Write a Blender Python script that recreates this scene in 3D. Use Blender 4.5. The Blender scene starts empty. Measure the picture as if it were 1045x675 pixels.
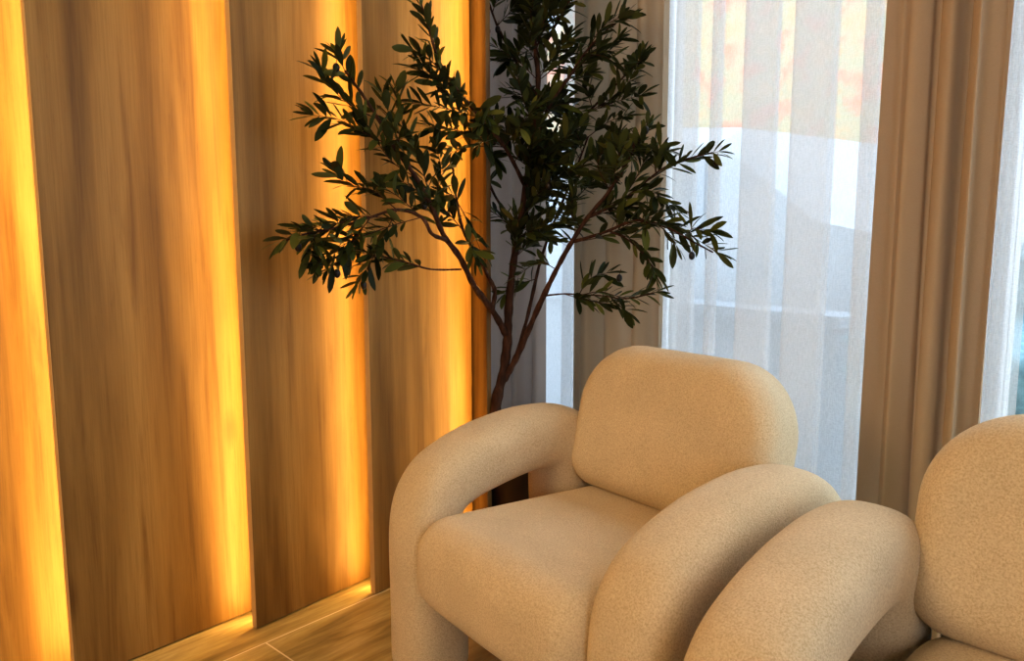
import bpy, bmesh, math, random
from mathutils import Vector, Matrix
random.seed(7)
PI = math.pi
sc = bpy.context.scene
COL = sc.collection

# ------------------------------------------------------------------ helpers
def link(o, parent=None):
    COL.objects.link(o)
    if parent is not None:
        o.parent = parent
    return o

def tag(o, label=None, cat=None, group=None, kind=None):
    if label: o['label'] = label
    if cat: o['category'] = cat
    if group: o['group'] = group
    if kind: o['kind'] = kind
    return o

def empty(name, loc, rz=0.0):
    o = bpy.data.objects.new(name, None)
    o.empty_display_size = .1
    o.location = loc
    o.rotation_euler = (0, 0, rz)
    return link(o)

def obj(name, verts, faces, mat, parent=None, smooth=True):
    me = bpy.data.meshes.new(name)
    me.from_pydata([tuple(v) for v in verts], [], faces)
    me.validate()
    bm = bmesh.new(); bm.from_mesh(me)
    bmesh.ops.recalc_face_normals(bm, faces=bm.faces)
    bm.to_mesh(me); bm.free()
    if smooth:
        me.polygons.foreach_set('use_smooth', [True] * len(me.polygons))
    me.materials.append(mat)
    return link(bpy.data.objects.new(name, me), parent)

class MB:
    def __init__(s): s.v = []; s.f = []
    def add(s, v, f):
        n = len(s.v); s.v += [tuple(p) for p in v]; s.f += [tuple(i + n for i in q) for q in f]
    def box(s, x0, x1, y0, y1, z0, z1):
        s.add([(x0,y0,z0),(x1,y0,z0),(x1,y1,z0),(x0,y1,z0),(x0,y0,z1),(x1,y0,z1),(x1,y1,z1),(x0,y1,z1)],
              [(0,3,2,1),(4,5,6,7),(0,1,5,4),(1,2,6,5),(2,3,7,6),(3,0,4,7)])
    def build(s, name, mat, parent=None, smooth=False):
        return obj(name, s.v, s.f, mat, parent, smooth)

def catmull(pts, n=6):
    pts = [Vector(p) for p in pts]
    out = []
    for i in range(len(pts) - 1):
        p0 = pts[i-1] if i else pts[i]*2 - pts[i+1]
        p1, p2 = pts[i], pts[i+1]
        p3 = pts[i+2] if i + 2 < len(pts) else p2*2 - p1
        for k in range(n):
            t = k / n
            out.append(.5*((2*p1) + (p2-p0)*t + (2*p0-5*p1+4*p2-p3)*t*t + (3*p1-p0-3*p2+p3)*t**3))
    out.append(pts[-1])
    return out

def tube(mb, pts, radii, seg=8):
    """round tube with per-point radius, parallel-transported frame, closed ends"""
    pts = [Vector(p) for p in pts]
    t0 = (pts[1]-pts[0]).normalized()
    up = Vector((1,0,0)) if abs(t0.x) < .8 else Vector((0,1,0))
    n = (up - t0*up.dot(t0)).normalized()
    V = []; F = []
    for i, p in enumerate(pts):
        t = (pts[min(i+1, len(pts)-1)] - pts[max(i-1, 0)]).normalized()
        n = (n - t*n.dot(t)).normalized()
        b = t.cross(n)
        for k in range(seg):
            a = 2*PI*k/seg
            V.append(p + (n*math.cos(a) + b*math.sin(a))*radii[i])
    m = len(pts)
    for i in range(m-1):
        for k in range(seg):
            k2 = (k+1) % seg
            F.append((i*seg+k, i*seg+k2, (i+1)*seg+k2, (i+1)*seg+k))
    V.append(pts[0]); V.append(pts[-1])
    for k in range(seg):
        k2 = (k+1) % seg
        F.append((len(V)-2, k2, k)); F.append((len(V)-1, (m-1)*seg+k, (m-1)*seg+k2))
    mb.add(V, F)

# ------------------------------------------------------------------ materials
def newmat(name):
    m = bpy.data.materials.new(name); m.use_nodes = True
    nt = m.node_tree; nt.nodes.clear()
    out = nt.nodes.new('ShaderNodeOutputMaterial')
    return m, nt, out
def N(nt, t, **kw):
    n = nt.nodes.new(t)
    for k, v in kw.items():
        if k in n.inputs.keys() if isinstance(k, str) else False: n.inputs[k].default_value = v
        else: setattr(n, k, v)
    return n
def L(nt, a, b): nt.links.new(a, b)
def rgb(r, g, b):
    f = lambda c: (c/255/12.92) if c/255 <= .04045 else ((c/255+.055)/1.055)**2.4
    return (f(r), f(g), f(b), 1)
def ramp(nt, stops, interp='LINEAR'):
    r = nt.nodes.new('ShaderNodeValToRGB'); cr = r.color_ramp; cr.interpolation = interp
    while len(cr.elements) < len(stops): cr.elements.new(.5)
    for e, (p, c) in zip(cr.elements, stops): e.position = p; e.color = c
    return r
def coords(nt, scale=(1,1,1), off=(0,0,0), rot=(0,0,0)):
    tc = nt.nodes.new('ShaderNodeTexCoord'); mp = nt.nodes.new('ShaderNodeMapping')
    mp.inputs['Scale'].default_value = scale; mp.inputs['Location'].default_value = off
    mp.inputs['Rotation'].default_value = rot
    L(nt, tc.outputs['Object'], mp.inputs['Vector'])
    return mp.outputs['Vector']
def noise(nt, vec, scale, detail=4, rough=.55, dist=0):
    n = nt.nodes.new('ShaderNodeTexNoise')
    n.inputs['Scale'].default_value = scale; n.inputs['Detail'].default_value = detail
    n.inputs['Roughness'].default_value = rough; n.inputs['Distortion'].default_value = dist
    L(nt, vec, n.inputs['Vector'])
    return n.outputs['Fac']
def principled(nt, out, rough=.6, spec=.4):
    p = nt.nodes.new('ShaderNodeBsdfPrincipled')
    p.inputs['Roughness'].default_value = rough
    p.inputs['Specular IOR Level'].default_value = spec
    L(nt, p.outputs[0], out.inputs[0])
    return p
def mixc(nt, fac, a, b, mode='MIX'):
    m = nt.nodes.new('ShaderNodeMix'); m.data_type = 'RGBA'; m.blend_type = mode
    for s, v in ((m.inputs['Factor'], fac), (m.inputs['A'], a), (m.inputs['B'], b)):
        pass
    ins = {'f': m.inputs[0], 'a': m.inputs[6], 'b': m.inputs[7]}
    for k, v in (('f', fac), ('a', a), ('b', b)):
        if hasattr(v, 'node'): L(nt, v, ins[k])
        else: ins[k].default_value = v
    return m.outputs[2]
def bump(nt, p, h, strength, dist=.01):
    b = nt.nodes.new('ShaderNodeBump'); b.inputs['Strength'].default_value = strength
    b.inputs['Distance'].default_value = dist
    L(nt, h, b.inputs['Height']); L(nt, b.outputs[0], p.inputs['Normal'])

def plain(name, col, rough=.6, spec=.4, var=.12, sc_=6, metallic=0):
    m, nt, out = newmat(name); p = principled(nt, out, rough, spec)
    f = noise(nt, coords(nt), sc_, 3)
    d = tuple(c*(1-var) for c in col[:3])+(1,); l = tuple(min(1, c*(1+var)) for c in col[:3])+(1,)
    L(nt, mixc(nt, f, d, l), p.inputs['Base Color']); p.inputs['Metallic'].default_value = metallic
    return m

def oak(name, seed, dark=1.0):
    m, nt, out = newmat(name); p = principled(nt, out, .52, .3)
    off = (seed*3.7, seed*1.9, seed*.83)
    broad = noise(nt, coords(nt, (5.0, 5.0, .55), off), 1.6, 3, .5, .4)
    grain = noise(nt, coords(nt, (15, 15, .75), off), 2.2, 6, .62, .5)
    fine = noise(nt, coords(nt, (120, 120, 2.4), off), 2.5, 3, .6)
    pores = noise(nt, coords(nt, (60, 60, 5.5), off), 3.0, 4, .7)
    c1 = ramp(nt, [(.30, (.21*dark, .115*dark, .030*dark, 1)), (.5, (.34*dark, .195*dark, .056*dark, 1)), (.7, (.47*dark, .29*dark, .095*dark, 1))])
    L(nt, broad, c1.inputs[0])
    c2 = ramp(nt, [(.30, (.66, .60, .54, 1)), (.48, (.95, .94, .92, 1)), (.68, (1.08, 1.08, 1.08, 1))])
    L(nt, grain, c2.inputs[0])
    c3 = ramp(nt, [(.35, (.92, .91, .90, 1)), (.6, (1.05, 1.05, 1.05, 1))]); L(nt, fine, c3.inputs[0])
    c4 = ramp(nt, [(.30, (.62, .56, .5, 1)), (.40, (1, 1, 1, 1))]); L(nt, pores, c4.inputs[0])
    x = mixc(nt, 1.0, c1.outputs[0], c2.outputs[0], 'MULTIPLY')
    x = mixc(nt, 1.0, x, c3.outputs[0], 'MULTIPLY')
    x = mixc(nt, .3, x, c4.outputs[0], 'MULTIPLY')
    # sparse knots
    vo = nt.nodes.new('ShaderNodeTexVoronoi'); vo.inputs['Scale'].default_value = 1.0
    L(nt, coords(nt, (3.2, 3.2, 1.15), off), vo.inputs['Vector'])
    k = ramp(nt, [(.02, (.38, .30, .24, 1)), (.085, (1, 1, 1, 1))]); L(nt, vo.outputs['Distance'], k.inputs[0])
    x = mixc(nt, .8, x, k.outputs[0], 'MULTIPLY')
    L(nt, x, p.inputs['Base Color'])
    bump(nt, p, grain, .12, .002)
    return m

def boucle_mat():
    m, nt, out = newmat('cream_boucle'); p = principled(nt, out, .95, .12)
    v = coords(nt)
    a = noise(nt, v, 330, 3, .6); b = noise(nt, v, 640, 2, .6); c = noise(nt, v, 9, 2, .5)
    cr = ramp(nt, [(.34, (.60, .465, .285, 1)), (.52, (.72, .585, .385, 1)), (.7, (.80, .675, .47, 1))]); L(nt, a, cr.inputs[0])
    cc = ramp(nt, [(.35, (.95, .95, .94, 1)), (.65, (1.03, 1.03, 1.03, 1))]); L(nt, c, cc.inputs[0])
    L(nt, mixc(nt, 1, cr.outputs[0], cc.outputs[0], 'MULTIPLY'), p.inputs['Base Color'])
    p.inputs['Sheen Weight'].default_value = .25; p.inputs['Sheen Roughness'].default_value = .5
    p.inputs['Sheen Tint'].default_value = (1, .96, .9, 1)
    mx = nt.nodes.new('ShaderNodeMath'); mx.operation = 'ADD'; L(nt, a, mx.inputs[0]); L(nt, b, mx.inputs[1])
    bump(nt, p, mx.outputs[0], .6, .0025)
    return m

def drape_mat(name, col, trans=.18):
    m, nt, out = newmat(name)
    v = coords(nt, (160, 160, 420)); w = coords(nt, (420, 420, 110))
    a = noise(nt, v, 1.0, 2); b = noise(nt, w, 1.0, 2); big = noise(nt, coords(nt, (3, 3, .5)), 2, 2)
    lo = tuple(c*.80 for c in col[:3])+(1,)
    hi = tuple(min(1, c*1.15) for c in col[:3])+(1,)
    x = mixc(nt, a, lo, hi); x = mixc(nt, b, x, col); x = mixc(nt, big, x, tuple(c*.93 for c in col[:3])+(1,))
    d = nt.nodes.new('ShaderNodeBsdfDiffuse'); t = nt.nodes.new('ShaderNodeBsdfTranslucent')
    L(nt, x, d.inputs[0]); L(nt, x, t.inputs[0])
    ms = nt.nodes.new('ShaderNodeMixShader'); ms.inputs[0].default_value = trans
    L(nt, d.outputs[0], ms.inputs[1]); L(nt, t.outputs[0], ms.inputs[2]); L(nt, ms.outputs[0], out.inputs[0])
    bp = nt.nodes.new('ShaderNodeBump'); bp.inputs['Strength'].default_value = .25; bp.inputs['Distance'].default_value = .001
    L(nt, a, bp.inputs['Height']); L(nt, bp.outputs[0], d.inputs['Normal'])
    return m

def sheer_mat(name, col=(.83, .83, .835, 1), see=.50):
    m, nt, out = newmat(name)
    a = noise(nt, coords(nt, (120, 120, 700)), 1.0, 2); b = noise(nt, coords(nt, (520, 520, 60)), 1.0, 2)
    mul = nt.nodes.new('ShaderNodeMath'); mul.operation = 'ADD'; L(nt, a, mul.inputs[0]); L(nt, b, mul.inputs[1])
    mr = nt.nodes.new('ShaderNodeMapRange'); mr.inputs['From Min'].default_value = .7; mr.inputs['From Max'].default_value = 1.3
    mr.inputs['To Min'].default_value = see-.07; mr.inputs['To Max'].default_value = see+.07
    L(nt, mul.outputs[0], mr.inputs[0])
    d = nt.nodes.new('ShaderNodeBsdfDiffuse'); t = nt.nodes.new('ShaderNodeBsdfTranslucent'); tr = nt.nodes.new('ShaderNodeBsdfTransparent')
    d.inputs[0].default_value = col; t.inputs[0].default_value = col
    ms = nt.nodes.new('ShaderNodeMixShader'); ms.inputs[0].default_value = .55
    L(nt, d.outputs[0], ms.inputs[1]); L(nt, t.outputs[0], ms.inputs[2])
    m2 = nt.nodes.new('ShaderNodeMixShader'); L(nt, mr.outputs[0], m2.inputs[0])
    L(nt, ms.outputs[0], m2.inputs[1]); L(nt, tr.outputs[0], m2.inputs[2]); L(nt, m2.outputs[0], out.inputs[0])
    return m

def tile_mat():
    m, nt, out = newmat('wood_look_tile'); p = principled(nt, out, .38, .45)
    TH = math.radians(12.7)
    ax = (-math.sin(TH), math.cos(TH), 0); bx_ = (math.cos(TH), math.sin(TH), 0)
    O = (-1.797, .529, 0)
    geo = nt.nodes.new('ShaderNodeTexCoord')
    def dot(v):
        s = nt.nodes.new('ShaderNodeVectorMath'); s.operation = 'SUBTRACT'; s.inputs[1].default_value = O
        L(nt, geo.outputs['Object'], s.inputs[0])
        d = nt.nodes.new('ShaderNodeVectorMath'); d.operation = 'DOT_PRODUCT'; d.inputs[1].default_value = v
        L(nt, s.outputs[0], d.inputs[0]); return d.outputs['Value']
    u, v = dot(ax), dot(bx_)
    cb = nt.nodes.new('ShaderNodeCombineXYZ'); us = nt.nodes.new('ShaderNodeMath'); us.operation = 'SUBTRACT'; us.inputs[1].default_value = .444; L(nt, u, us.inputs[0]); L(nt, us.outputs[0], cb.inputs[0]); L(nt, v, cb.inputs[1])
    br = nt.nodes.new('ShaderNodeTexBrick'); br.offset = .37; br.offset_frequency = 2
    br.inputs['Scale'].default_value = 1; br.inputs['Mortar Size'].default_value = .0022
    br.inputs['Mortar Smooth'].default_value = .2; br.inputs['Brick Width'].default_value = 1.2
    br.inputs['Row Height'].default_value = .30; br.inputs['Bias'].default_value = 0
    br.inputs['Color1'].default_value = (.8, .8, .8, 1); br.inputs['Color2'].default_value = (1, 1, 1, 1)
    L(nt, cb.outputs[0], br.inputs['Vector'])
    mp = nt.nodes.new('ShaderNodeMapping'); mp.inputs['Scale'].default_value = (1.3, 11, 1); L(nt, cb.outputs[0], mp.inputs[0])
    g = noise(nt, mp.outputs[0], 1.7, 6, .6, 1.0)
    g2 = noise(nt, mp.outputs[0], 9, 4, .6)
    c = ramp(nt, [(.30, (.24, .17, .066, 1)), (.5, (.43, .33, .135, 1)), (.7, (.58, .47, .23, 1))]); L(nt, g, c.inputs[0])
    c2 = ramp(nt, [(.3, (.8, .78, .75, 1)), (.6, (1.05, 1.05, 1.05, 1))]); L(nt, g2, c2.inputs[0])
    x = mixc(nt, 1, c.outputs[0], c2.outputs[0], 'MULTIPLY'); x = mixc(nt, 1, x, br.outputs['Color'], 'MULTIPLY')
    x = mixc(nt, br.outputs['Fac'], x, (.74, .64, .48, 1))
    L(nt, x, p.inputs['Base Color'])
    return m

def leaf_mat():
    m, nt, out = newmat('olive_leaf')
    geo = nt.nodes.new('ShaderNodeNewGeometry')
    c = ramp(nt, [(0, (.013, .019, .005, 1)), (.5, (.036, .046, .011, 1)), (.85, (.085, .10, .022, 1)), (1, (.15, .16, .04, 1))])
    L(nt, geo.outputs['Random Per Island'], c.inputs[0])
    under = (.09, .095, .045, 1)
    x = mixc(nt, geo.outputs['Backfacing'], c.outputs[0], mixc(nt, .35, c.outputs[0], under))
    p = nt.nodes.new('ShaderNodeBsdfPrincipled'); p.inputs['Roughness'].default_value = .5
    p.inputs['Specular IOR Level'].default_value = .15
    L(nt, x, p.inputs['Base Color'])
    t = nt.nodes.new('ShaderNodeBsdfTranslucent'); L(nt, x, t.inputs[0])
    ms = nt.nodes.new('ShaderNodeMixShader'); ms.inputs[0].default_value = .15
    L(nt, p.outputs[0], ms.inputs[1]); L(nt, t.outputs[0], ms.inputs[2]); L(nt, ms.outputs[0], out.inputs[0])
    return m

def bark_mat():
    m, nt, out = newmat('olive_bark'); p = principled(nt, out, .8, .2)
    g = noise(nt, coords(nt, (60, 60, 14)), 1.2, 5, .65)
    c = ramp(nt, [(.3, (.025, .012, .008, 1)), (.55, (.075, .034, .020, 1)), (.75, (.15, .075, .045, 1))]); L(nt, g, c.inputs[0])
    L(nt, c.outputs[0], p.inputs['Base Color']); bump(nt, p, g, .6, .004)
    return m

def facade_mat():
    m, nt, out = newmat('brick_facade'); p = principled(nt, out, .9, .1)
    tc = nt.nodes.new('ShaderNodeTexCoord'); mp = nt.nodes.new('ShaderNodeMapping'); mp.inputs['Rotation'].default_value = (PI/2, 0, 0)
    L(nt, tc.outputs['Object'], mp.inputs[0])
    br = nt.nodes.new('ShaderNodeTexBrick'); br.inputs['Scale'].default_value = 1
    br.inputs['Brick Width'].default_value = .24; br.inputs['Row Height'].default_value = .08; br.inputs['Mortar Size'].default_value = .008
    br.inputs['Color1'].default_value = (.24, .08, .03, 1); br.inputs['Color2'].default_value = (.22, .14, .06, 1); br.inputs['Mortar'].default_value = (.25, .22, .17, 1)
    L(nt, mp.outputs[0], br.inputs[0])
    n = noise(nt, coords(nt), 3.2, 5, .7)
    c = ramp(nt, [(.4, (.62, .34, .10, 1)), (.5, (.34, .40, .20, 1)), (.6, (.70, .17, .05, 1))]); L(nt, n, c.inputs[0])
    L(nt, mixc(nt, .55, br.outputs[0], c.outputs[0]), p.inputs['Base Color'])
    return m

M = dict(
    oak1=oak('oak_veneer_a', 1.3, .80), oak2=oak('oak_veneer_b', 2.1, .74), oak3=oak('oak_veneer_c', 4.6, .72), oak4=oak('oak_veneer_d', 5.9, .78), oak5=oak('oak_veneer_e', 7.7, .58),
    boucle=boucle_mat(), leaf=leaf_mat(), bark=bark_mat(), tile=tile_mat(), facade=facade_mat(),
    drape=drape_mat('tan_linen', (.52, .415, .30, 1), .20), drape_dim=drape_mat('shaded_tan_linen', (.50, .42, .37, 1), .22),  # corner drape has the same linen, greyed to paint in its shade
    drape_right=drape_mat('tan_linen_right', (.50, .37, .25, 1), .14),
    sheer=sheer_mat('white_voile'),
    wall=plain('warm_plaster', (.62, .55, .46, 1), .9, .2, .05, 3),
    garden=plain('pale_render', (.24, .26, .28, 1), .9, .1, .08, 4),
    edge=plain('lit_oak_edge', (.55, .37, .17, 1), .6, .2, .08, 30),  # paler oak, light on the board edges put into the colour
    backing=plain('oak_batten_backing', (.40, .25, .11, 1), .7, .2, .1, 8),
    white=plain('white_frame_paint', (.78, .78, .77, 1), .5, .3, .03),
    planter=plain('dark_brown_ceramic', (.035, .018, .012, 1), .45, .4, .25, 12),
    soil=plain('dark_potting_soil', (.03, .02, .014, 1), 1, .1, .5, 90),
    olive=plain('black_olive_skin', (.012, .010, .012, 1), .3, .5, .2, 40),
    rubber=plain('black_rubber', (.02, .02, .02, 1), .8, .2),
    paving=plain('grey_paving', (.42, .45, .47, 1), .9, .1, .2, 5),
    carpaint=plain('pale_car_paint', (.36, .40, .44, 1), .5, .3, .04),
    carglass=plain('dark_car_glass', (.20, .25, .30, 1), .15, .6, .1),
    roof=plain('roof_slate', (.35, .30, .28, 1), .8, .2),
    hedge=plain('teal_hedge_leaf', (.25, .42, .46, 1), .8, .2, .7, 25),
)
def glass_mat():
    m, nt, out = newmat('window_glass')
    g = nt.nodes.new('ShaderNodeBsdfGlossy'); g.inputs['Roughness'].default_value = .02
    t = nt.nodes.new('ShaderNodeBsdfTransparent'); t.inputs[0].default_value = (.96, .98, .98, 1)
    ms = nt.nodes.new('ShaderNodeMixShader'); ms.inputs[0].default_value = .04
    L(nt, t.outputs[0], ms.inputs[1]); L(nt, g.outputs[0], ms.inputs[2]); L(nt, ms.outputs[0], out.inputs[0])
    return m
M['glass'] = glass_mat()
def glow_mat(name, col, s):
    m, nt, out = newmat(name); e = nt.nodes.new('ShaderNodeEmission'); e.inputs[0].default_value = col; e.inputs[1].default_value = s
    L(nt, e.outputs[0], out.inputs[0]); return m

# ------------------------------------------------------------------ room shell
CEIL = 2.62
XL, XR, YB, YF = -3.05, 2.3, 1.98, -2.2          # far-left side, right side, window wall, rear
def struct(name, boxes, mat):
    mb = MB()
    for b in boxes: mb.box(*b)
    o = mb.build(name, mat); o['kind'] = 'structure'; return o
struct('floor', [(XL, XR, YF, YB, -.06, 0)], M['tile'])
struct('ceiling', [(XL, XR, YF, YB, CEIL, CEIL+.08)], M['wall'])
struct('wall_left', [(-2.14, -2.035, YF, 1.27, 0, CEIL), (XL, -2.14, 1.20, 1.27, 0, CEIL)], M['backing'])
struct('wall_alcove', [(XL-.08, XL, 1.27, YB+.1, 0, CEIL)], M['wall'])
struct('wall_right', [(XR, XR+.1, YF, YB+.1, 0, CEIL)], M['wall'])
struct('wall_rear', [(-2.14, XR, YF-.1, YF, 0, CEIL)], M['wall'])
WX0, WX1, WZ1 = -2.95, 1.5, 2.42
struct('wall_window', [(XL, WX0, YB, YB+.12, 0, CEIL), (WX1, XR, YB, YB+.12, 0, CEIL), (WX0, WX1, YB, YB+.12, WZ1, CEIL)], M['wall'])
MUL = [(-2.95, -1.92), (-1.92, -.83), (-.83, .35), (.35, 1.5)]
for i, (a, b) in enumerate(MUL):
    fw = .028
    fr = struct('window_%d' % (i+1), [(a, a+fw, YB+.03, YB+.09, .0, WZ1), (b-fw, b, YB+.03, YB+.09, .0, WZ1),
                (a+fw, b-fw, YB+.03, YB+.09, 0, .06), (a+fw, b-fw, YB+.03, YB+.09, WZ1-.06, WZ1)], M['white'])
    g = MB(); g.box(a+fw, b-fw, YB+.055, YB+.06, .06, WZ1-.06); g.build('pane', M['glass'], fr)

# ------------------------------------------------------------------ oak panels (each one angled, left edge proud of the wall)
def panel(y0, ang, length, mat, label):
    t = .020
    root = empty('wall_panel', (0, 0, 0))
    d = Vector((-math.sin(ang), math.cos(ang), 0)); n = Vector((math.cos(ang), math.sin(ang), 0))
    F0 = Vector((-1.872, y0, 0))
    def slab(s0, s1, n0, n1, z0, z1, bev):
        V = []
        for z in (z0, z1):
            for s, m_ in ((s0, n1), (s0+bev, n1+bev) if bev else (s0, n0), (s1, n1+bev) if bev else (s1, n0), (s1, n0) if bev else (s1, n1), (s0, n0) if bev else (s0, n1)):
                V.append(F0 + d*s + n*m_ + Vector((0, 0, z)))
        return V
    # face board
    def prism(pts, z0, z1):
        k = len(pts)
        V = [F0 + d*s + n*m_ + Vector((0, 0, z0)) for s, m_ in pts] + [F0 + d*s + n*m_ + Vector((0, 0, z1)) for s, m_ in pts]
        Fc = [tuple(range(k))[::-1], tuple(range(k, 2*k))] + [(i, (i+1) % k, k+(i+1) % k, k+i) for i in range(k)]
        return V, Fc
    b = .0012
    V, Fc = prism([(0, -t), (0, -b), (b, 0), (length, 0), (length, -t)], .004, CEIL-.01)
    obj('board', V, Fc, mat, root, False)
    # strip on the proud edge, paler to paint in the light caught there
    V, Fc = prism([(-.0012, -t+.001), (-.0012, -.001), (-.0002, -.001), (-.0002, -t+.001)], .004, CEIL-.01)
    obj('lit_edge_strip', V, Fc, M['edge'], root, False)
    tag(root, label, 'wall panel', 'angled oak wall panels')
    return root
R = math.radians
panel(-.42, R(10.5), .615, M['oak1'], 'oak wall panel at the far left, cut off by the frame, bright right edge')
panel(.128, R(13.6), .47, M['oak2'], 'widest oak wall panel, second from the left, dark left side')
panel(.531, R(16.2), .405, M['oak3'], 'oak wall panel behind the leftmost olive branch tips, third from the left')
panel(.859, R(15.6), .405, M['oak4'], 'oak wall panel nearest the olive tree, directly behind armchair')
mb = MB(); mb.box(-2.035, -1.905, 1.256, 1.271, .004, CEIL-.01)
o = mb.build('end_trim', M['oak5']); tag(o, 'narrow glowing orange wooden end board closing the panel wall beside the drapes', 'end board')

def led(y0, x=-1.907, power=9.0, tilt=1.5, dy=.020):
    ld = bpy.data.lights.new('led_strip_light', 'AREA'); ld.shape = 'RECTANGLE'
    ld.size = .010; ld.size_y = CEIL-.02; ld.energy = power; ld.color = (1.0, .56, .16)
    o = bpy.data.objects.new('led_strip_light', ld)
    o.location = (x, y0+dy, CEIL/2)
    dirv = Vector((-1, -tilt, 0)).normalized()          # emission direction (local -Z); local Y vertical
    zax = -dirv; yax = Vector((0, 0, 1)); xax = yax.cross(zax)
    o.rotation_euler = Matrix((xax, yax, zax)).transposed().to_euler()
    link(o)
for y0, pw in ((.128, 5.2), (.531, 5.2), (.859, 5.2)): led(y0, power=pw*1.6)
led(1.228, x=-1.893, power=5.2*1.6, tilt=1.6, dy=.012)

# ------------------------------------------------------------------ curtains
def curtain(name, path, mat, label, cat, group, z0=.015, z1=2.5, n=7, wob=.004, base=1.745):
    P2 = catmull([(x, y, 0) for x, y in path], n)
    zs = [z0 + (z1-z0)*k/26 for k in range(27)]
    V = []; Fc = []
    cx = sum(p.x for p in P2)/len(P2)
    ph = random.random()*6
    for k, z in enumerate(zs):
        h = (z-z0)/(z1-z0)
        for i, p in enumerate(P2):
            amp = .86 + .22*(1-h)
            x = p.x + wob*math.sin(i*.35+ph+z*1.3)
            y = base + (p.y-base)*amp + wob*.8*math.sin(i*.21+z*2.1+ph)
            V.append((x, y, z))
    m = len(P2)
    for k in range(len(zs)-1):
        for i in range(m-1):
            Fc.append((k*m+i, k*m+i+1, (k+1)*m+i+1, (k+1)*m+i))
    o = obj(name, V, Fc, mat)
    tag(o, label, cat, group); return o

def pleats(x0, x1, widths, amp=.032, base=1.745):
    """irregular deep pleats between x0 and x1"""
    s = sum(widths); x = x0; pts = [(x0, base)]; sg = 1
    for w in widths:
        dx = (x1-x0)*w/s
        pts.append((x+dx*.30, base+amp*sg*.85)); pts.append((x+dx*.70, base+amp*sg))
        pts.append((x+dx, base)); x += dx; sg = -sg
    return pts
DG = 'tan linen drapes at the window'; SG = 'white sheer curtains at the window'
curtain('drape', pleats(-2.98, -2.245, [1, 1.2, .8, 1.1, .9, 1.3, .8, 1, .7, 1]), M['drape_dim'], 'tan drape greyed for shade in the corner behind the olive trunk', 'curtain', DG)
curtain('drape', pleats(-2.09, -1.675, [.9, 1.1, .8, 1.2, 1.0, .7, .9]), M['drape'], 'tan drape between the corner and the wide white sheer', 'curtain', DG)
curtain('drape', pleats(-.990, -.728, [1.3, 1.1, .7, 1.0, .6, .9, .8], .026), M['drape_right'], 'tan drape hanging right of the wide sheer, behind the right armchair', 'curtain', DG)

def folded(x0, x1, bands, y=1.845, dep=.024):
    k = y/1.765; x0 *= k; x1 *= k; bands = [(a*k, b*k) for a, b in bands]
    """flat sheer with overlapping folds: each band (a,b) is covered three times"""
    pts = [(x0, y)]
    for a, b in bands:
        pts += [(a-.006, y), (b-.004, y-.004), (b+.001, y-dep*.45), (b-.006, y-dep*.8), ((a+b)/2, y-dep*.62), (a+.006, y-dep*.75), (a-.001, y-dep*1.1), (a+.006, y-dep*1.5), ((a+b)/2, y-dep*1.3), (b-.002, y-dep*1.1), (b+.010, y-dep*.25)]
    pts.append((x1, y)); return pts
curtain('sheer_curtain', folded(-2.30, -2.03, [(-2.14, -2.085)]), M['sheer'], 'narrow strip of white sheer between the two drapes behind the tree', 'sheer curtain', SG, n=4, wob=.002, base=1.82)
curtain('sheer_curtain', folded(-1.74, -.955, [(-1.70, -1.655), (-1.62, -1.545), (-1.487, -1.462), (-1.372, -1.278), (-1.222, -1.118), (-1.033, -1.0)]), M['sheer'], 'wide white sheer curtain behind the left armchair', 'sheer curtain', SG, n=4, wob=.002, base=1.82)
curtain('sheer_curtain', folded(-.815, -.668, [(-.765, -.742), (-.722, -.700)]), M['sheer'], 'sliver of white sheer at the right edge of the photo', 'sheer curtain', SG, n=4, wob=.0015, base=1.82)
# curtain track
mb = MB(); mb.box(-2.98, 1.4, 1.69, 1.87, 2.5, 2.53)
mb.build('curtain_track', M['white'])
tag(bpy.data.objects['curtain_track'], 'white curtain track above the drapes', 'curtain track')
bpy.data.objects['curtain_track'].location.z = .09

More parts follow.
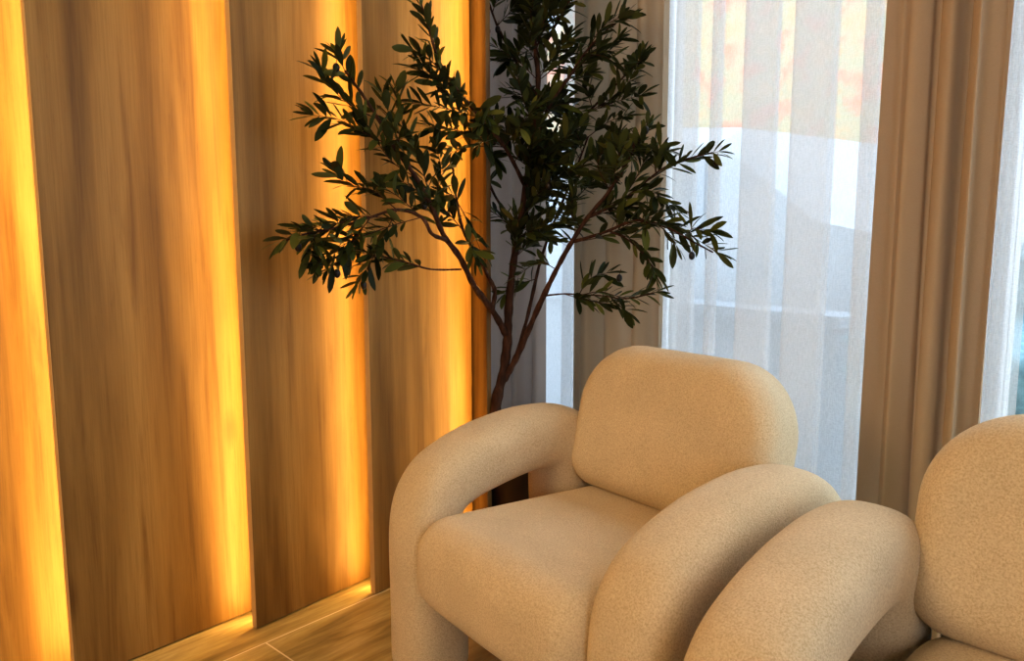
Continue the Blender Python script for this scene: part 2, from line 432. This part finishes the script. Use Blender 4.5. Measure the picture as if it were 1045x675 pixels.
# ------------------------------------------------------------------ armchairs
def sweep_arm(name, xc, parent):
    """inverted U armrest: superellipse section swept in the y-z plane"""
    outer = [(.750, -.003), (.750, .12), (.750, .296), (.765, .386), (.80, .448), (.85, .491), (.95, .532), (1.05, .553), (1.15, .561), (1.25, .550), (1.32, .509), (1.36, .439), (1.37, .343), (1.37, .12), (1.37, -.003)]
    inner = [(.920, -.003), (.920, .12), (.906, .290), (.897, .325), (.905, .350), (.94, .369), (1.00, .384), (1.07, .397), (1.13, .404), (1.153, .403), (1.165, .394), (1.168, .366), (1.17, .30), (1.185, .12), (1.185, -.003)]
    A = catmull([(0, a, b) for a, b in outer], 6); B = catmull([(0, a, b) for a, b in inner], 6)
    hw = .0860; seg = 44; e = 2.0/2.7; rings = []
    def ring(o, n, f, dz=0):
        c = (o+n)/2; T = (o-n)/2; T = T*((T.length-f)/T.length); r = []
        for k in range(seg):
            a = 2*PI*k/seg; ca, sa = math.cos(a), math.sin(a)
            r.append(Vector((xc + math.copysign(abs(ca)**e, ca)*(hw-f), c.y, c.z+dz)) + T*math.copysign(abs(sa)**e, sa))
        return r
    er = .045
    for q in range(8):
        a = q/8*PI/2; rings.append(ring(A[0], B[0], er*(1-math.sin(a)), -er*math.cos(a)))
    for o_, n_ in zip(A, B): rings.append(ring(o_, n_, 0))
    for q in range(7, -1, -1):
        a = q/8*PI/2; rings.append(ring(A[-1], B[-1], er*(1-math.sin(a)), -er*math.cos(a)))
    V = [p for r in rings for p in r]; Fc = []
    for i in range(len(rings)-1):
        for k in range(seg):
            k2 = (k+1) % seg
            Fc.append((i*seg+k, i*seg+k2, (i+1)*seg+k2, (i+1)*seg+k))
    Fc.append(tuple(range(seg))[::-1]); n = len(V); Fc.append(tuple(range(n-seg, n)))
    return obj(name, V, Fc, M['boucle'], parent)

def rr_outline(w, h, rads, seg=12):
    """rounded rectangle centred at 0; rads = (bl, br, tr, tl)"""
    pts = []
    C = [(-w/2, -h/2, 1, 1, rads[0], PI), (w/2, -h/2, -1, 1, rads[1], 1.5*PI), (w/2, h/2, -1, -1, rads[2], 0), (-w/2, h/2, 1, -1, rads[3], .5*PI)]
    for x, y, sx, sy, r, a0 in C:
        for k in range(seg+1):
            a = a0 + k/seg*PI/2
            pts.append((x+sx*r+math.cos(a)*r, y+sy*r+math.sin(a)*r))
    return pts

def pillow(outline, thick, er, dome_f, dome_b, bulge=0.0):
    """returns (verts [u,v,w], faces): outline in u,v, thickness along w with rounded rim and domed caps"""
    k = len(outline)
    cu = sum(p[0] for p in outline)/k; cv = sum(p[1] for p in outline)/k
    # outward normals of the outline
    nr = []
    for i in range(k):
        a = Vector(outline[i-1]); b = Vector(outline[(i+1) % k]); t = (b-a)
        nr.append(Vector((t.y, -t.x)).normalized() if t.length > 1e-9 else Vector((1, 0)))
    rings = []
    def inset(f, w): rings.append([(outline[i][0]-nr[i].x*f, outline[i][1]-nr[i].y*f, w) for i in range(k)])
    def scaled(s, f, w): rings.append([(cu+(outline[i][0]-nr[i].x*f-cu)*s, cv+(outline[i][1]-nr[i].y*f-cv)*s, w) for i in range(k)])
    H = thick/2
    caps = 7
    for q in range(caps):                      # back cap centre -> rim
        s = (q+.35)/caps; scaled(s, er, -H - dome_b*(1-s*s)**1.3)
    for q in range(9):
        a = q/8*PI/2; inset(er*(1-math.sin(a)), -H+er*(1-math.cos(a)))
    nm = 6
    for q in range(1, nm):
        w = -(H-er) + 2*(H-er)*q/nm; inset(-bulge*math.sin(PI*q/nm), w)
    for q in range(9):
        a = PI/2-q/8*PI/2; inset(er*(1-math.sin(a)), H-er*(1-math.cos(a)))
    for q in range(caps-1, -1, -1):
        s = (q+.35)/caps; scaled(s, er, H + dome_f*(1-s*s)**1.3)
    V = [p for r in rings for p in r]; F = []
    for i in range(len(rings)-1):
        for j in range(k):
            j2 = (j+1) % k
            F.append((i*k+j, i*k+j2, (i+1)*k+j2, (i+1)*k+j))
    F.append(tuple(range(k))[::-1]); n = len(V); F.append(tuple(range(n-k, n)))
    return V, F

def make_chair(loc, rz, label):
    """local frame: chair centre x=0, front toward -y; y measured as world y minus 1.05"""
    root = empty('armchair', loc, rz)
    Y0 = 1.05
    def shift(o):
        for v in o.data.vertices: v.co.y -= Y0
        return o
    shift(sweep_arm('armrest', -.3430, root)); shift(sweep_arm('armrest', .3430, root))
    # seat: side profile (y,z) extruded across x
    prof = rr_outline(.54, .215, (.080, .03, .03, .085), 12)   # u=y , v=z
    V, F = pillow(prof, .528, .066, .008, .008, .003)
    VV = []
    for (u, v, w) in V:
        y = 1.00+u; z = .280+v
        z += -.022*(u+.27)/.54 if v > 0 else 0
        if v > 0: z += .012*math.cos(w/.56*PI)*max(0, 1-abs(u)/.27)   # crowned top
        VV.append((w, y-Y0, z))
    obj('seat', VV, F, M['boucle'], root)
    # backrest
    out = rr_outline(.572, .372, (.078, .078, .16, .16), 14)
    V, F = pillow(out, .172, .066, .012, .008, .0)
    VV = []
    tilt = R(12.7)
    for (u, v, w) in V:
        # w positive = back
        y = w; z = v
        bow = .02*(u/.3)**2                       # sides wrap forward a little
        yy = y*math.cos(tilt) + z*math.sin(tilt) - bow; zz = z*math.cos(tilt) - y*math.sin(tilt)
        VV.append((u, 1.323+yy-Y0, .539+zz))
    obj('backrest', VV, F, M['boucle'], root)
    # recessed support behind the cushion
    out = rr_outline(.505, .40, (.02, .02, .06, .06), 6)
    V, F = pillow(out, .07, .02, .0, .0)
    obj('back_support', [(u, 1.352+w-Y0, .215+v) for u, v, w in V], F, M['boucle'], root)
    for sx in (-.3430, .3430):
        for y in (.835, 1.275):
            mb = MB(); pts = [(sx, y-Y0, -.054), (sx, y-Y0, -.042)]
            tube(mb, pts, [.03, .03], 16); mb.build('foot', M['rubber'], root)
    K = .949                                  # bring to real size, feet on the floor
    for o in list(COL.objects):
        if o.parent is root:
            for v in o.data.vertices: v.co.x *= K; v.co.y *= K; v.co.z = (v.co.z+.054)*K
    root.location = (loc[0]*K, loc[1]*K, 0)
    tag(root, label, 'armchair', 'cream boucle armchairs')
    return root
make_chair((-1.1937, 1.0677, 0), .0368, 'cream boucle armchair in front of the olive tree, fully in view')
make_chair((-.2902, 1.0633, 0), .1445, 'cream boucle armchair at the right edge, cut off by the frame')

# ------------------------------------------------------------------ olive tree
TREE = {"B":[["trunk",0.021,0.004,[[-1.887,1.334,0.142],[-1.905,1.302,0.349],[-1.897,1.283,0.477],[-1.905,1.317,0.581],[-1.9,1.329,0.684],[-1.908,1.338,0.774],[-1.905,1.354,0.911],[-1.906,1.377,1.018],[-1.909,1.419,1.234],[-1.916,1.454,1.441],[-1.927,1.45,1.572],[-1.952,1.45,1.735],[-1.964,1.472,1.912],[-1.999,1.48,2.093]]],["branch",0.011,0.003,[[-1.903,1.327,0.693],[-1.891,1.269,0.77],[-1.853,1.179,0.852],[-1.825,1.117,0.932],[-1.791,1.044,0.997],[-1.767,0.996,1.068],[-1.765,0.95,1.142],[-1.765,0.888,1.216],[-1.765,0.847,1.28],[-1.765,0.807,1.334],[-1.765,0.763,1.386]]],["branch",0.008,0.003,[[-1.889,1.264,0.776],[-1.895,1.279,0.828],[-1.883,1.25,0.871],[-1.861,1.198,0.933],[-1.831,1.131,1.008],[-1.817,1.101,1.09],[-1.809,1.085,1.181]]],["branch",0.006,0.002,[[-1.797,1.057,0.984],[-1.767,0.995,1.0],[-1.765,0.963,1.043],[-1.765,0.893,1.061],[-1.765,0.82,1.041],[-1.765,0.734,1.016],[-1.758,0.658,1.002],[-1.747,0.6,0.986]]],["branch",0.003,0.0015,[[-1.825,1.117,0.902],[-1.765,0.989,0.908],[-1.765,0.918,0.927],[-1.765,0.836,0.944],[-1.765,0.77,0.921]]],["branch",0.012,0.004,[[-1.904,1.316,0.554],[-1.882,1.338,0.607],[-1.853,1.361,0.687],[-1.805,1.384,0.8],[-1.757,1.404,0.897],[-1.709,1.419,0.975],[-1.665,1.443,1.047],[-1.615,1.478,1.12],[-1.58,1.51,1.199],[-1.571,1.537,1.267]]],["branch",0.007,0.003,[[-1.876,1.341,0.617],[-1.888,1.394,0.742],[-1.9,1.437,0.861],[-1.905,1.463,0.93],[-1.901,1.51,1.043],[-1.89,1.575,1.181],[-1.883,1.628,1.305]]],["branch",0.005,0.002,[[-1.706,1.424,0.978],[-1.622,1.461,1.003],[-1.533,1.506,1.037],[-1.449,1.533,1.018],[-1.382,1.567,0.979],[-1.336,1.591,0.952]]],["branch",0.005,0.002,[[-1.665,1.443,1.047],[-1.592,1.505,1.092],[-1.55,1.539,1.137],[-1.501,1.583,1.184],[-1.451,1.624,1.206],[-1.405,1.66,1.218]]],["branch",0.003,0.0015,[[-1.794,1.39,0.818],[-1.745,1.421,0.825],[-1.694,1.442,0.825],[-1.626,1.468,0.825],[-1.563,1.503,0.819],[-1.499,1.546,0.838]]],["branch",0.003,0.0015,[[-1.603,1.47,1.008],[-1.558,1.494,0.986],[-1.516,1.511,0.949],[-1.484,1.529,0.904]]],["branch",0.007,0.002,[[-1.908,1.401,1.145],[-1.898,1.317,1.256],[-1.865,1.21,1.327],[-1.815,1.1,1.389],[-1.779,1.026,1.449],[-1.765,0.985,1.537],[-1.765,0.958,1.603]]],["branch",0.006,0.002,[[-1.909,1.426,1.264],[-1.867,1.457,1.377],[-1.818,1.492,1.459],[-1.77,1.526,1.538],[-1.712,1.568,1.601]]],["branch",0.006,0.002,[[-1.908,1.408,1.175],[-1.902,1.524,1.269],[-1.891,1.634,1.382],[-1.786,1.66,1.458],[-1.695,1.66,1.509]]],["branch",0.006,0.002,[[-1.915,1.449,1.412],[-2.009,1.432,1.542],[-2.092,1.414,1.674],[-2.161,1.405,1.838],[-2.21,1.4,1.971]]],["branch",0.006,0.002,[[-1.927,1.458,1.53],[-1.877,1.501,1.641],[-1.824,1.55,1.762],[-1.796,1.581,1.884]]],["branch",0.006,0.002,[[-1.905,1.376,1.012],[-2.034,1.374,1.12],[-2.126,1.378,1.249],[-2.199,1.381,1.413]]]],"T":[[[-1.765,0.847,1.28],[-1.765,0.785,1.302],[-1.765,0.732,1.338],[-1.765,0.704,1.379]],[[-1.765,0.807,1.334],[-1.765,0.763,1.386],[-1.765,0.747,1.42]],[[-1.765,0.888,1.216],[-1.765,0.804,1.246],[-1.765,0.742,1.271],[-1.765,0.682,1.275]],[[-1.765,0.95,1.142],[-1.765,0.882,1.18],[-1.765,0.835,1.236],[-1.765,0.81,1.27]],[[-1.765,0.95,1.142],[-1.765,0.897,1.241],[-1.765,0.859,1.344]],[[-1.767,0.996,1.068],[-1.765,0.965,1.172],[-1.765,0.916,1.266],[-1.765,0.894,1.359]],[[-1.767,0.996,1.068],[-1.785,1.034,1.164],[-1.775,1.014,1.225]],[[-1.765,0.893,1.061],[-1.765,0.827,1.106],[-1.765,0.763,1.12],[-1.765,0.731,1.147]],[[-1.765,0.82,1.041],[-1.765,0.735,1.026],[-1.765,0.649,1.011],[-1.752,0.592,0.984]],[[-1.765,0.963,1.043],[-1.765,0.894,1.096],[-1.765,0.84,1.118]],[[-1.765,0.82,1.041],[-1.765,0.785,0.998],[-1.765,0.745,0.945],[-1.765,0.706,0.915]],[[-1.765,0.893,1.061],[-1.765,0.856,0.997],[-1.765,0.822,0.937],[-1.765,0.784,0.882]],[[-1.765,0.989,0.908],[-1.765,0.918,0.927],[-1.765,0.849,0.944],[-1.765,0.791,0.954]],[[-1.765,0.963,1.043],[-1.765,0.865,1.017],[-1.765,0.746,0.974],[-1.765,0.682,0.932]],[[-1.791,1.044,0.997],[-1.765,0.964,1.098],[-1.765,0.908,1.133]],[[-1.831,1.131,1.008],[-1.795,1.054,1.062],[-1.765,0.992,1.086]],[[-1.817,1.101,1.09],[-1.845,1.162,1.025],[-1.865,1.208,0.955]],[[-1.765,0.852,1.041],[-1.765,0.773,1.04],[-1.765,0.685,1.002]],[[-1.779,1.026,1.449],[-1.765,0.998,1.503],[-1.765,0.966,1.569]],[[-1.815,1.1,1.389],[-1.765,0.997,1.438],[-1.765,0.942,1.459]],[[-1.865,1.21,1.327],[-1.795,1.057,1.369],[-1.765,0.975,1.426]],[[-1.865,1.21,1.327],[-1.785,1.036,1.328],[-1.765,0.939,1.328]],[[-1.845,1.165,1.361],[-1.785,1.037,1.397],[-1.765,0.963,1.41]],[[-1.898,1.317,1.256],[-1.835,1.142,1.278],[-1.765,0.995,1.272]],[[-1.898,1.317,1.256],[-1.845,1.164,1.241],[-1.795,1.055,1.209]],[[-1.709,1.419,0.975],[-1.613,1.471,0.997],[-1.518,1.529,1.045],[-1.434,1.555,1.018],[-1.371,1.582,0.979],[-1.328,1.602,0.952]],[[-1.533,1.506,1.037],[-1.457,1.522,1.018],[-1.422,1.544,0.971]],[[-1.603,1.47,1.008],[-1.55,1.505,0.984],[-1.507,1.521,0.938],[-1.483,1.528,0.891]],[[-1.665,1.443,1.047],[-1.578,1.51,1.106],[-1.525,1.552,1.118],[-1.474,1.596,1.064]],[[-1.55,1.539,1.137],[-1.494,1.594,1.184],[-1.441,1.639,1.209],[-1.388,1.66,1.219]],[[-1.592,1.505,1.092],[-1.567,1.536,1.16],[-1.553,1.551,1.213],[-1.562,1.547,1.253]],[[-1.697,1.437,0.822],[-1.632,1.462,0.836],[-1.563,1.504,0.822],[-1.496,1.55,0.841]],[[-1.697,1.437,0.822],[-1.667,1.455,0.871],[-1.621,1.489,0.892]],[[-1.745,1.421,0.825],[-1.655,1.457,0.807],[-1.599,1.5,0.797],[-1.566,1.508,0.783]],[[-1.9,1.437,0.861],[-1.921,1.388,0.846],[-1.936,1.343,0.817]],[[-1.757,1.404,0.897],[-1.789,1.363,0.917],[-1.806,1.295,0.878]],[[-1.665,1.443,1.047],[-1.605,1.481,1.065],[-1.552,1.524,1.083]],[[-1.58,1.51,1.199],[-1.563,1.548,1.267],[-1.556,1.566,1.299]],[[-1.712,1.568,1.601],[-1.682,1.597,1.618]],[[-1.77,1.526,1.538],[-1.736,1.551,1.596],[-1.686,1.593,1.627]],[[-1.818,1.492,1.459],[-1.775,1.53,1.512],[-1.707,1.584,1.562]],[[-1.891,1.634,1.382],[-1.764,1.66,1.435],[-1.683,1.66,1.518]],[[-1.786,1.66,1.458],[-1.723,1.66,1.491],[-1.679,1.66,1.511]],[[-1.891,1.634,1.382],[-1.807,1.66,1.403],[-1.68,1.66,1.408]],[[-1.89,1.575,1.181],[-1.838,1.65,1.272],[-1.696,1.66,1.254]],[[-1.615,1.478,1.12],[-1.642,1.457,1.201],[-1.618,1.507,1.269]],[[-1.883,1.628,1.305],[-1.828,1.66,1.346],[-1.741,1.66,1.356]],[[-1.878,1.508,1.042],[-1.836,1.59,1.148],[-1.804,1.642,1.178]]],"O":[[-1.765,0.741,1.39],[-1.749,0.628,0.97],[-1.765,0.729,0.905],[-1.765,0.797,0.874],[-1.381,1.56,0.943],[-1.393,1.66,1.191],[-1.544,1.544,1.283],[-1.589,1.497,0.876],[-2.04,1.354,1.619],[-1.98,1.349,1.611],[-1.765,0.972,1.073],[-1.763,1.378,1.137]]}
root = empty('potted_olive_tree', (-1.93, 1.41, 0))
tag(root, 'tall olive tree with dark leaves in a dark pot behind the left armchair', 'olive tree')
OFF = Vector((1.93, -1.41, 0))
def loc(p): return Vector(p)+OFF
mb = MB()   # planter: tapered pot, lathe
prof = [(.001, .003), (.095, .003), (.105, .012), (.132, .27), (.138, .275), (.138, .30), (.124, .30), (.120, .26), (.001, .255)]
V = []; F = []; sg = 40
for i, (r, z) in enumerate(prof):
    for k in range(sg): V.append((r*math.cos(2*PI*k/sg), r*math.sin(2*PI*k/sg), z))
for i in range(len(prof)-1):
    for k in range(sg): F.append((i*sg+k, i*sg+(k+1) % sg, (i+1)*sg+(k+1) % sg, (i+1)*sg+k))
pot = obj('planter', V, F, M['planter'], root)
V = [(0, 0, .272)]; F = []
for ri, r in enumerate((.05, .09, .121)):
    for k in range(28):
        V.append((r*math.cos(2*PI*k/28), r*math.sin(2*PI*k/28), .268+random.uniform(-.006, .008) if ri < 2 else .262))
for k in range(28): F.append((0, 1+k, 1+(k+1) % 28))
for ri in range(2):
    for k in range(28): F.append((1+ri*28+k, 1+(ri+1)*28+k, 1+(ri+1)*28+(k+1) % 28, 1+ri*28+(k+1) % 28))
obj('soil', V, F, M['soil'], pot)

allp = []
for name, r0, r1, pts in TREE['B']:
    pts = [loc(p) for p in pts]
    if name == 'trunk': pts = [Vector((0.0, 0.0, .262)), Vector((-.01, .0, .36))] + pts[1:]
    c = catmull(pts, 7); m = len(c)
    rad = [r0+(r1-r0)*(i/(m-1))**(.8) for i in range(m)]
    rad = [r*(1+.10*math.sin(i*1.7)+.06*math.sin(i*.6+1)) for i, r in enumerate(rad)]
    mb = MB(); tube(mb, c, rad, 10); mb.build(name, M['bark'], root, True)
    allp.append((name, c))

leafmb = MB(); twigmb = MB()
LV = [(0, 0), (.12, .17), (.32, .40), (.56, .50), (.80, .40), (.93, .20), (1, 0)]
def leaf(p, d, up, L_, W_, curl):
    d = d.normalized(); s = d.cross(up)
    if s.length < 1e-3: s = Vector((1, 0, 0))
    s.normalize(); n = s.cross(d).normalized()
    V = []; 
    for t, w in LV:
        c = p + d*(t*L_) - n*(curl*L_*t*t)
        V.append(c - n*(0) )
        if w > 0:
            V.append(c + s*(w*W_) + n*(.22*w*W_)); V.append(c - s*(w*W_) + n*(.22*w*W_))
    # V index: 0 base, then triples, last tip
    F = [(0, 1, 2), (0, 3, 1)]
    for j in range(4):
        a = 1+3*j; b = a+3
        F += [(a, b, b+1, a+1), (a, a+2, b+2, b)]
    a = 13
    F += [(a, 16, a+1), (a, a+2, 16)]
    leafmb.add(V, F)

def rv(s=1): return Vector((random.gauss(0, s), random.gauss(0, s), random.gauss(0, s)))
def inside(p):
    w = p - OFF
    return w.x > -1.845 or w.y > 1.30
def leafy(pts, spacing=.0145, r=.0016, LL=.062, start=.16):
    c = catmull(pts, 8)
    tot = sum((c[i+1]-c[i]).length for i in range(len(c)-1))
    rad = [r*(1-.6*i/len(c)) for i in range(len(c))]
    tube(twigmb, c, rad, 5)
    acc = 0; nxt = tot*start; flip = random.random()*PI
    for i in range(len(c)-1):
        seg = c[i+1]-c[i]; l = seg.length
        while nxt <= acc+l and l > 0:
            p = c[i]+seg*((nxt-acc)/l); t = seg.normalized()
            q = Vector((0, 0, 1)); q = (q - t*q.dot(t)); q = q.normalized() if q.length > .1 else Vector((1, 0, 0))
            b = t.cross(q)
            flip += PI/2 + random.uniform(-.4, .4)
            for sgn in (0, PI):
                a = flip+sgn
                o = q*math.cos(a)+b*math.sin(a)
                d = t*random.uniform(.55, 1.1) + o*random.uniform(.5, .95) + Vector((0, 0, .10)) + rv(.12)
                Ln = LL*random.uniform(.7, 1.2)
                if inside(p+d.normalized()*Ln):
                    leaf(p, d, Vector((0, 0, 1))+rv(.5), Ln, Ln*random.uniform(.24, .33), random.uniform(-.12, .28))
            nxt += spacing*random.uniform(.8, 1.25)
        acc += l
    # terminal leaves
    t = (c[-1]-c[-2]).normalized()
    for _ in range(3):
        leaf(c[-1], t+rv(.3), Vector((0, 0, 1))+rv(.5), LL*random.uniform(.6, .9), LL*.14, .1)

for tw in TREE['T']:
    leafy([loc(p) for p in tw])
# dense crown: random short leafy shoots off the upper trunk and upper branches
def shoots(c, i0, i1, n, ln, out=1.0):
    for _ in range(n):
        i = random.randint(int(i0*(len(c)-2)), int(i1*(len(c)-2)))
        p = c[i]; t = (c[i+1]-c[i]).normalized()
        for tries in range(8):
            o = rv(1); o = (o - t*o.dot(t)).normalized()
            d = (o*out + t*random.uniform(.2, .9) + Vector((0, 0, .25))).normalized()
            L_ = ln*random.uniform(.6, 1.25)
            e = p+d*L_
            if (e-OFF).x > -1.82 or (e-OFF).y > 1.34: break
        else: continue
        mid = p+d*L_*.5+rv(.012)+Vector((0, 0, .01))
        leafy([p, mid, e+rv(.01)-Vector((0, 0, .01))], LL=.068)
for k, (name, c) in enumerate(allp):
    if k == 0: shoots(c, .52, 1.0, 62, .20)
    elif k == 1: shoots(c, .6, 1, 2, .09)
    elif k == 2: shoots(c, .55, 1, 2, .10)
    elif k == 3: shoots(c, .5, .9, 2, .07)
    elif k == 5: shoots(c, .62, 1, 5, .11)
    elif k == 6: shoots(c, .6, 1, 4, .12)
    elif k in (7, 8): shoots(c, .25, .8, 3, .08)
    elif k in (11,): shoots(c, .05, .5, 6, .12)
    elif k in (12, 13): shoots(c, .15, .95, 4, .10)
    elif k in (14, 15): shoots(c, .1, 1, 8, .13)
    elif k == 16: shoots(c, .3, 1, 8, .14)
fo = leafmb.build('foliage', M['leaf'], root, True)
twigmb.build('twigs', M['bark'], fo, True)
for p in TREE['O']:
    V = []; F = []; a_, b_ = 10, 7; P0 = loc(p)
    for i in range(b_+1):
        th = PI*i/b_
        for k in range(a_):
            V.append(P0+Vector((.0085*math.sin(th)*math.cos(2*PI*k/a_), .0085*math.sin(th)*math.sin(2*PI*k/a_), .0115*math.cos(th))))
    for i in range(b_):
        for k in range(a_): F.append((i*a_+k, i*a_+(k+1) % a_, (i+1)*a_+(k+1) % a_, (i+1)*a_+k))
    ol = obj('olive', V, F, M['olive'], root)
    mb = MB(); near = None
    tube(mb, [P0+Vector((0, 0, .011)), P0+Vector((.002, .001, .018)), P0+Vector((.003, .003, .026))], [.0009, .0008, .0007], 5)
    mb.build('stalk', M['bark'], ol, True)

# ------------------------------------------------------------------ outside the window
struct('trim_1', [(-14, 8, YB+.12, 16, -.16, -.10)], M['paving']).name = 'ground'
def vehicle(x0, y0, flip, hs, label):
    """pale parked van-like car, side on; profile in x-z extruded in y"""
    root = empty('parked_car', (x0, y0, -.10))
    prof = [(-2.2, .35), (-2.2, 1.0), (-2.1, 1.15), (-1.35, 1.32), (-.75, 1.82), (.2, 1.93), (1.6, 1.90), (2.05, 1.65), (2.2, 1.1), (2.2, .35)]
    k = len(prof); V = []
    for (y, s) in ((0, .93), (.12, 1), (1.6, 1), (1.72, .93)):
        for x, z in prof: V.append((flip*x*(.5+.5*s), y, .35+(z-.35)*s*hs))
    F = [(tuple(range(k))), tuple(range(3*k, 4*k))]
    for r in range(3):
        for i in range(k): F.append((r*k+i, r*k+(i+1) % k, (r+1)*k+(i+1) % k, (r+1)*k+i))
    obj('body', V, F, M['carpaint'], root, False)
    for a, b in ((-.62, .25), (.35, 1.75)):
        mb = MB(); xs = sorted((flip*a, flip*b)); mb.box(xs[0], xs[1], -.012, .10, 1.2*hs, 1.66*hs); mb.build('side_window', M['carglass'], root)
    for wx in (-1.35, 1.35):
        mb = MB(); tube(mb, [(wx, -.03, .35), (wx, .22, .35)], [.34, .34], 28); w = mb.build('wheel', M['rubber'], root, True)
        mb = MB(); tube(mb, [(wx, -.045, .35), (wx, -.03, .35)], [.2, .2], 20); mb.build('hub_cap', M['white'], w, True)
    tag(root, label, 'car', 'cars parked outside the window')
vehicle(-3.5, 3.35, -1, .90, 'pale parked car blurred behind the left part of the wide sheer')
vehicle(-2.1, 5.4, 1, 1.10, 'pale parked car blurred behind the right part of the wide sheer')
mb = MB(); mb.box(-6.5, -1.75, 2.85, 3.0, -.1, .62); gw = mb.build('wall', M['garden'])
gw.name = 'garden_wall'; mb = MB(); mb.box(-6.55, -1.72, 2.81, 3.04, .62, .67); mb.build('coping', M['garden'], gw)
tag(gw, 'low pale garden wall outside behind the wide sheer, in front of the cars', 'garden wall')
b = empty('brick_building', (0, 0, 0))
mb = MB(); mb.box(-14, 4, 9.0, 13, -.1, 6.5); w = mb.build('wall', M['facade'], b)
mb = MB(); mb.box(-14.3, 4.3, 8.7, 13.3, 6.5, 6.75); mb.build('roof', M['roof'], b)
for i in range(6):
    mb = MB(); x = -12.2+i*2.7; mb.box(x, x+1.0, 8.95, 9.05, 4.6, 5.9); fw_ = mb.build('window', M['white'], b)
    mb = MB(); mb.box(x+.07, x+.93, 8.93, 8.96, 4.67, 5.83); mb.build('pane', M['carglass'], fw_)
tag(b, 'orange brick building glimpsed through the sheer curtain folds', 'building')
# hedge
V = []; F = []; nx, nz = 60, 22
for j in range(nz):
    for i in range(nx):
        a = PI*j/(nz-1)
        x = -1.6+i*.06
        V.append((x+random.uniform(-.02, .02), 3.0-.32*math.sin(a)**.5*1.0+random.uniform(-.03, .03) if j < nz/2 else 3.0+.2+random.uniform(-.03, .03), -.1+1.05*math.sin(a/2*1.0) * 1.0 if j < nz/2 else -.1+1.05*math.sin(a/2)+random.uniform(-.03, .03)))
for j in range(nz-1):
    for i in range(nx-1): F.append((j*nx+i, j*nx+i+1, (j+1)*nx+i+1, (j+1)*nx+i))
hd = obj('hedge', V, F, M['hedge']); tag(hd, 'blue-green hedge outside at the right edge beyond the sheer', 'hedge')

# ------------------------------------------------------------------ light
w = bpy.data.worlds.new('World'); sc.world = w; w.use_nodes = True
nt = w.node_tree; nt.nodes.clear()
wo = nt.nodes.new('ShaderNodeOutputWorld'); bg = nt.nodes.new('ShaderNodeBackground')
tc = nt.nodes.new('ShaderNodeTexCoord'); sx = nt.nodes.new('ShaderNodeSeparateXYZ'); L(nt, tc.outputs['Generated'], sx.inputs[0])
cr = ramp(nt, [(0, (.75, .83, .92, 1)), (1, (.62, .78, 1, 1))]); L(nt, sx.outputs[2], cr.inputs[0])
L(nt, cr.outputs[0], bg.inputs[0]); bg.inputs[1].default_value = 6.4
L(nt, bg.outputs[0], wo.inputs[0])

def area(name, loc_, target, sx_, sy_, power, col):
    ld = bpy.data.lights.new(name, 'AREA'); ld.shape = 'RECTANGLE'; ld.size = sx_; ld.size_y = sy_; ld.energy = power; ld.color = col
    o = bpy.data.objects.new(name, ld); o.location = loc_
    o.rotation_euler = (Vector(target)-Vector(loc_)).to_track_quat('-Z', 'Y').to_euler(); link(o)
area('ceiling_light', (-.7, -.2, CEIL-.03), (-1.1, .8, 0), 1.2, 1.2, 12, (1, .72, .42))
area('chair_fill_light', (-1.0, -1.7, 2.1), (-1.0, 1.1, .45), .9, .9, 31, (1, .68, .36))  # unseen warm fill, added to brighten the chair fronts
area('side_window_light', (XR-.05, -.6, 1.3), (-1.0, .9, .5), 1.4, 1.6, 42, (.88, .92, 1))

# ------------------------------------------------------------------ camera
cd = bpy.data.cameras.new('camera'); cam = bpy.data.objects.new('camera', cd); link(cam)
cd.sensor_width = 36; cd.sensor_fit = 'HORIZONTAL'; cd.lens = 780/1045*36; cd.clip_start = .05
pt, yw = R(7.2), R(54.7)
fw = Vector((-math.sin(yw)*math.cos(pt), math.cos(yw)*math.cos(pt), -math.sin(pt)))
cam.location = (0, 0, 1.0)
cam.rotation_euler = fw.to_track_quat('-Z', 'Y').to_euler()
sc.camera = cam
sc.view_settings.view_transform = 'Standard'
sc.view_settings.look = 'Medium High Contrast'
sc.view_settings.exposure = -0.22
sc.cycles.transparent_max_bounces = 24
sc.cycles.use_denoising = True
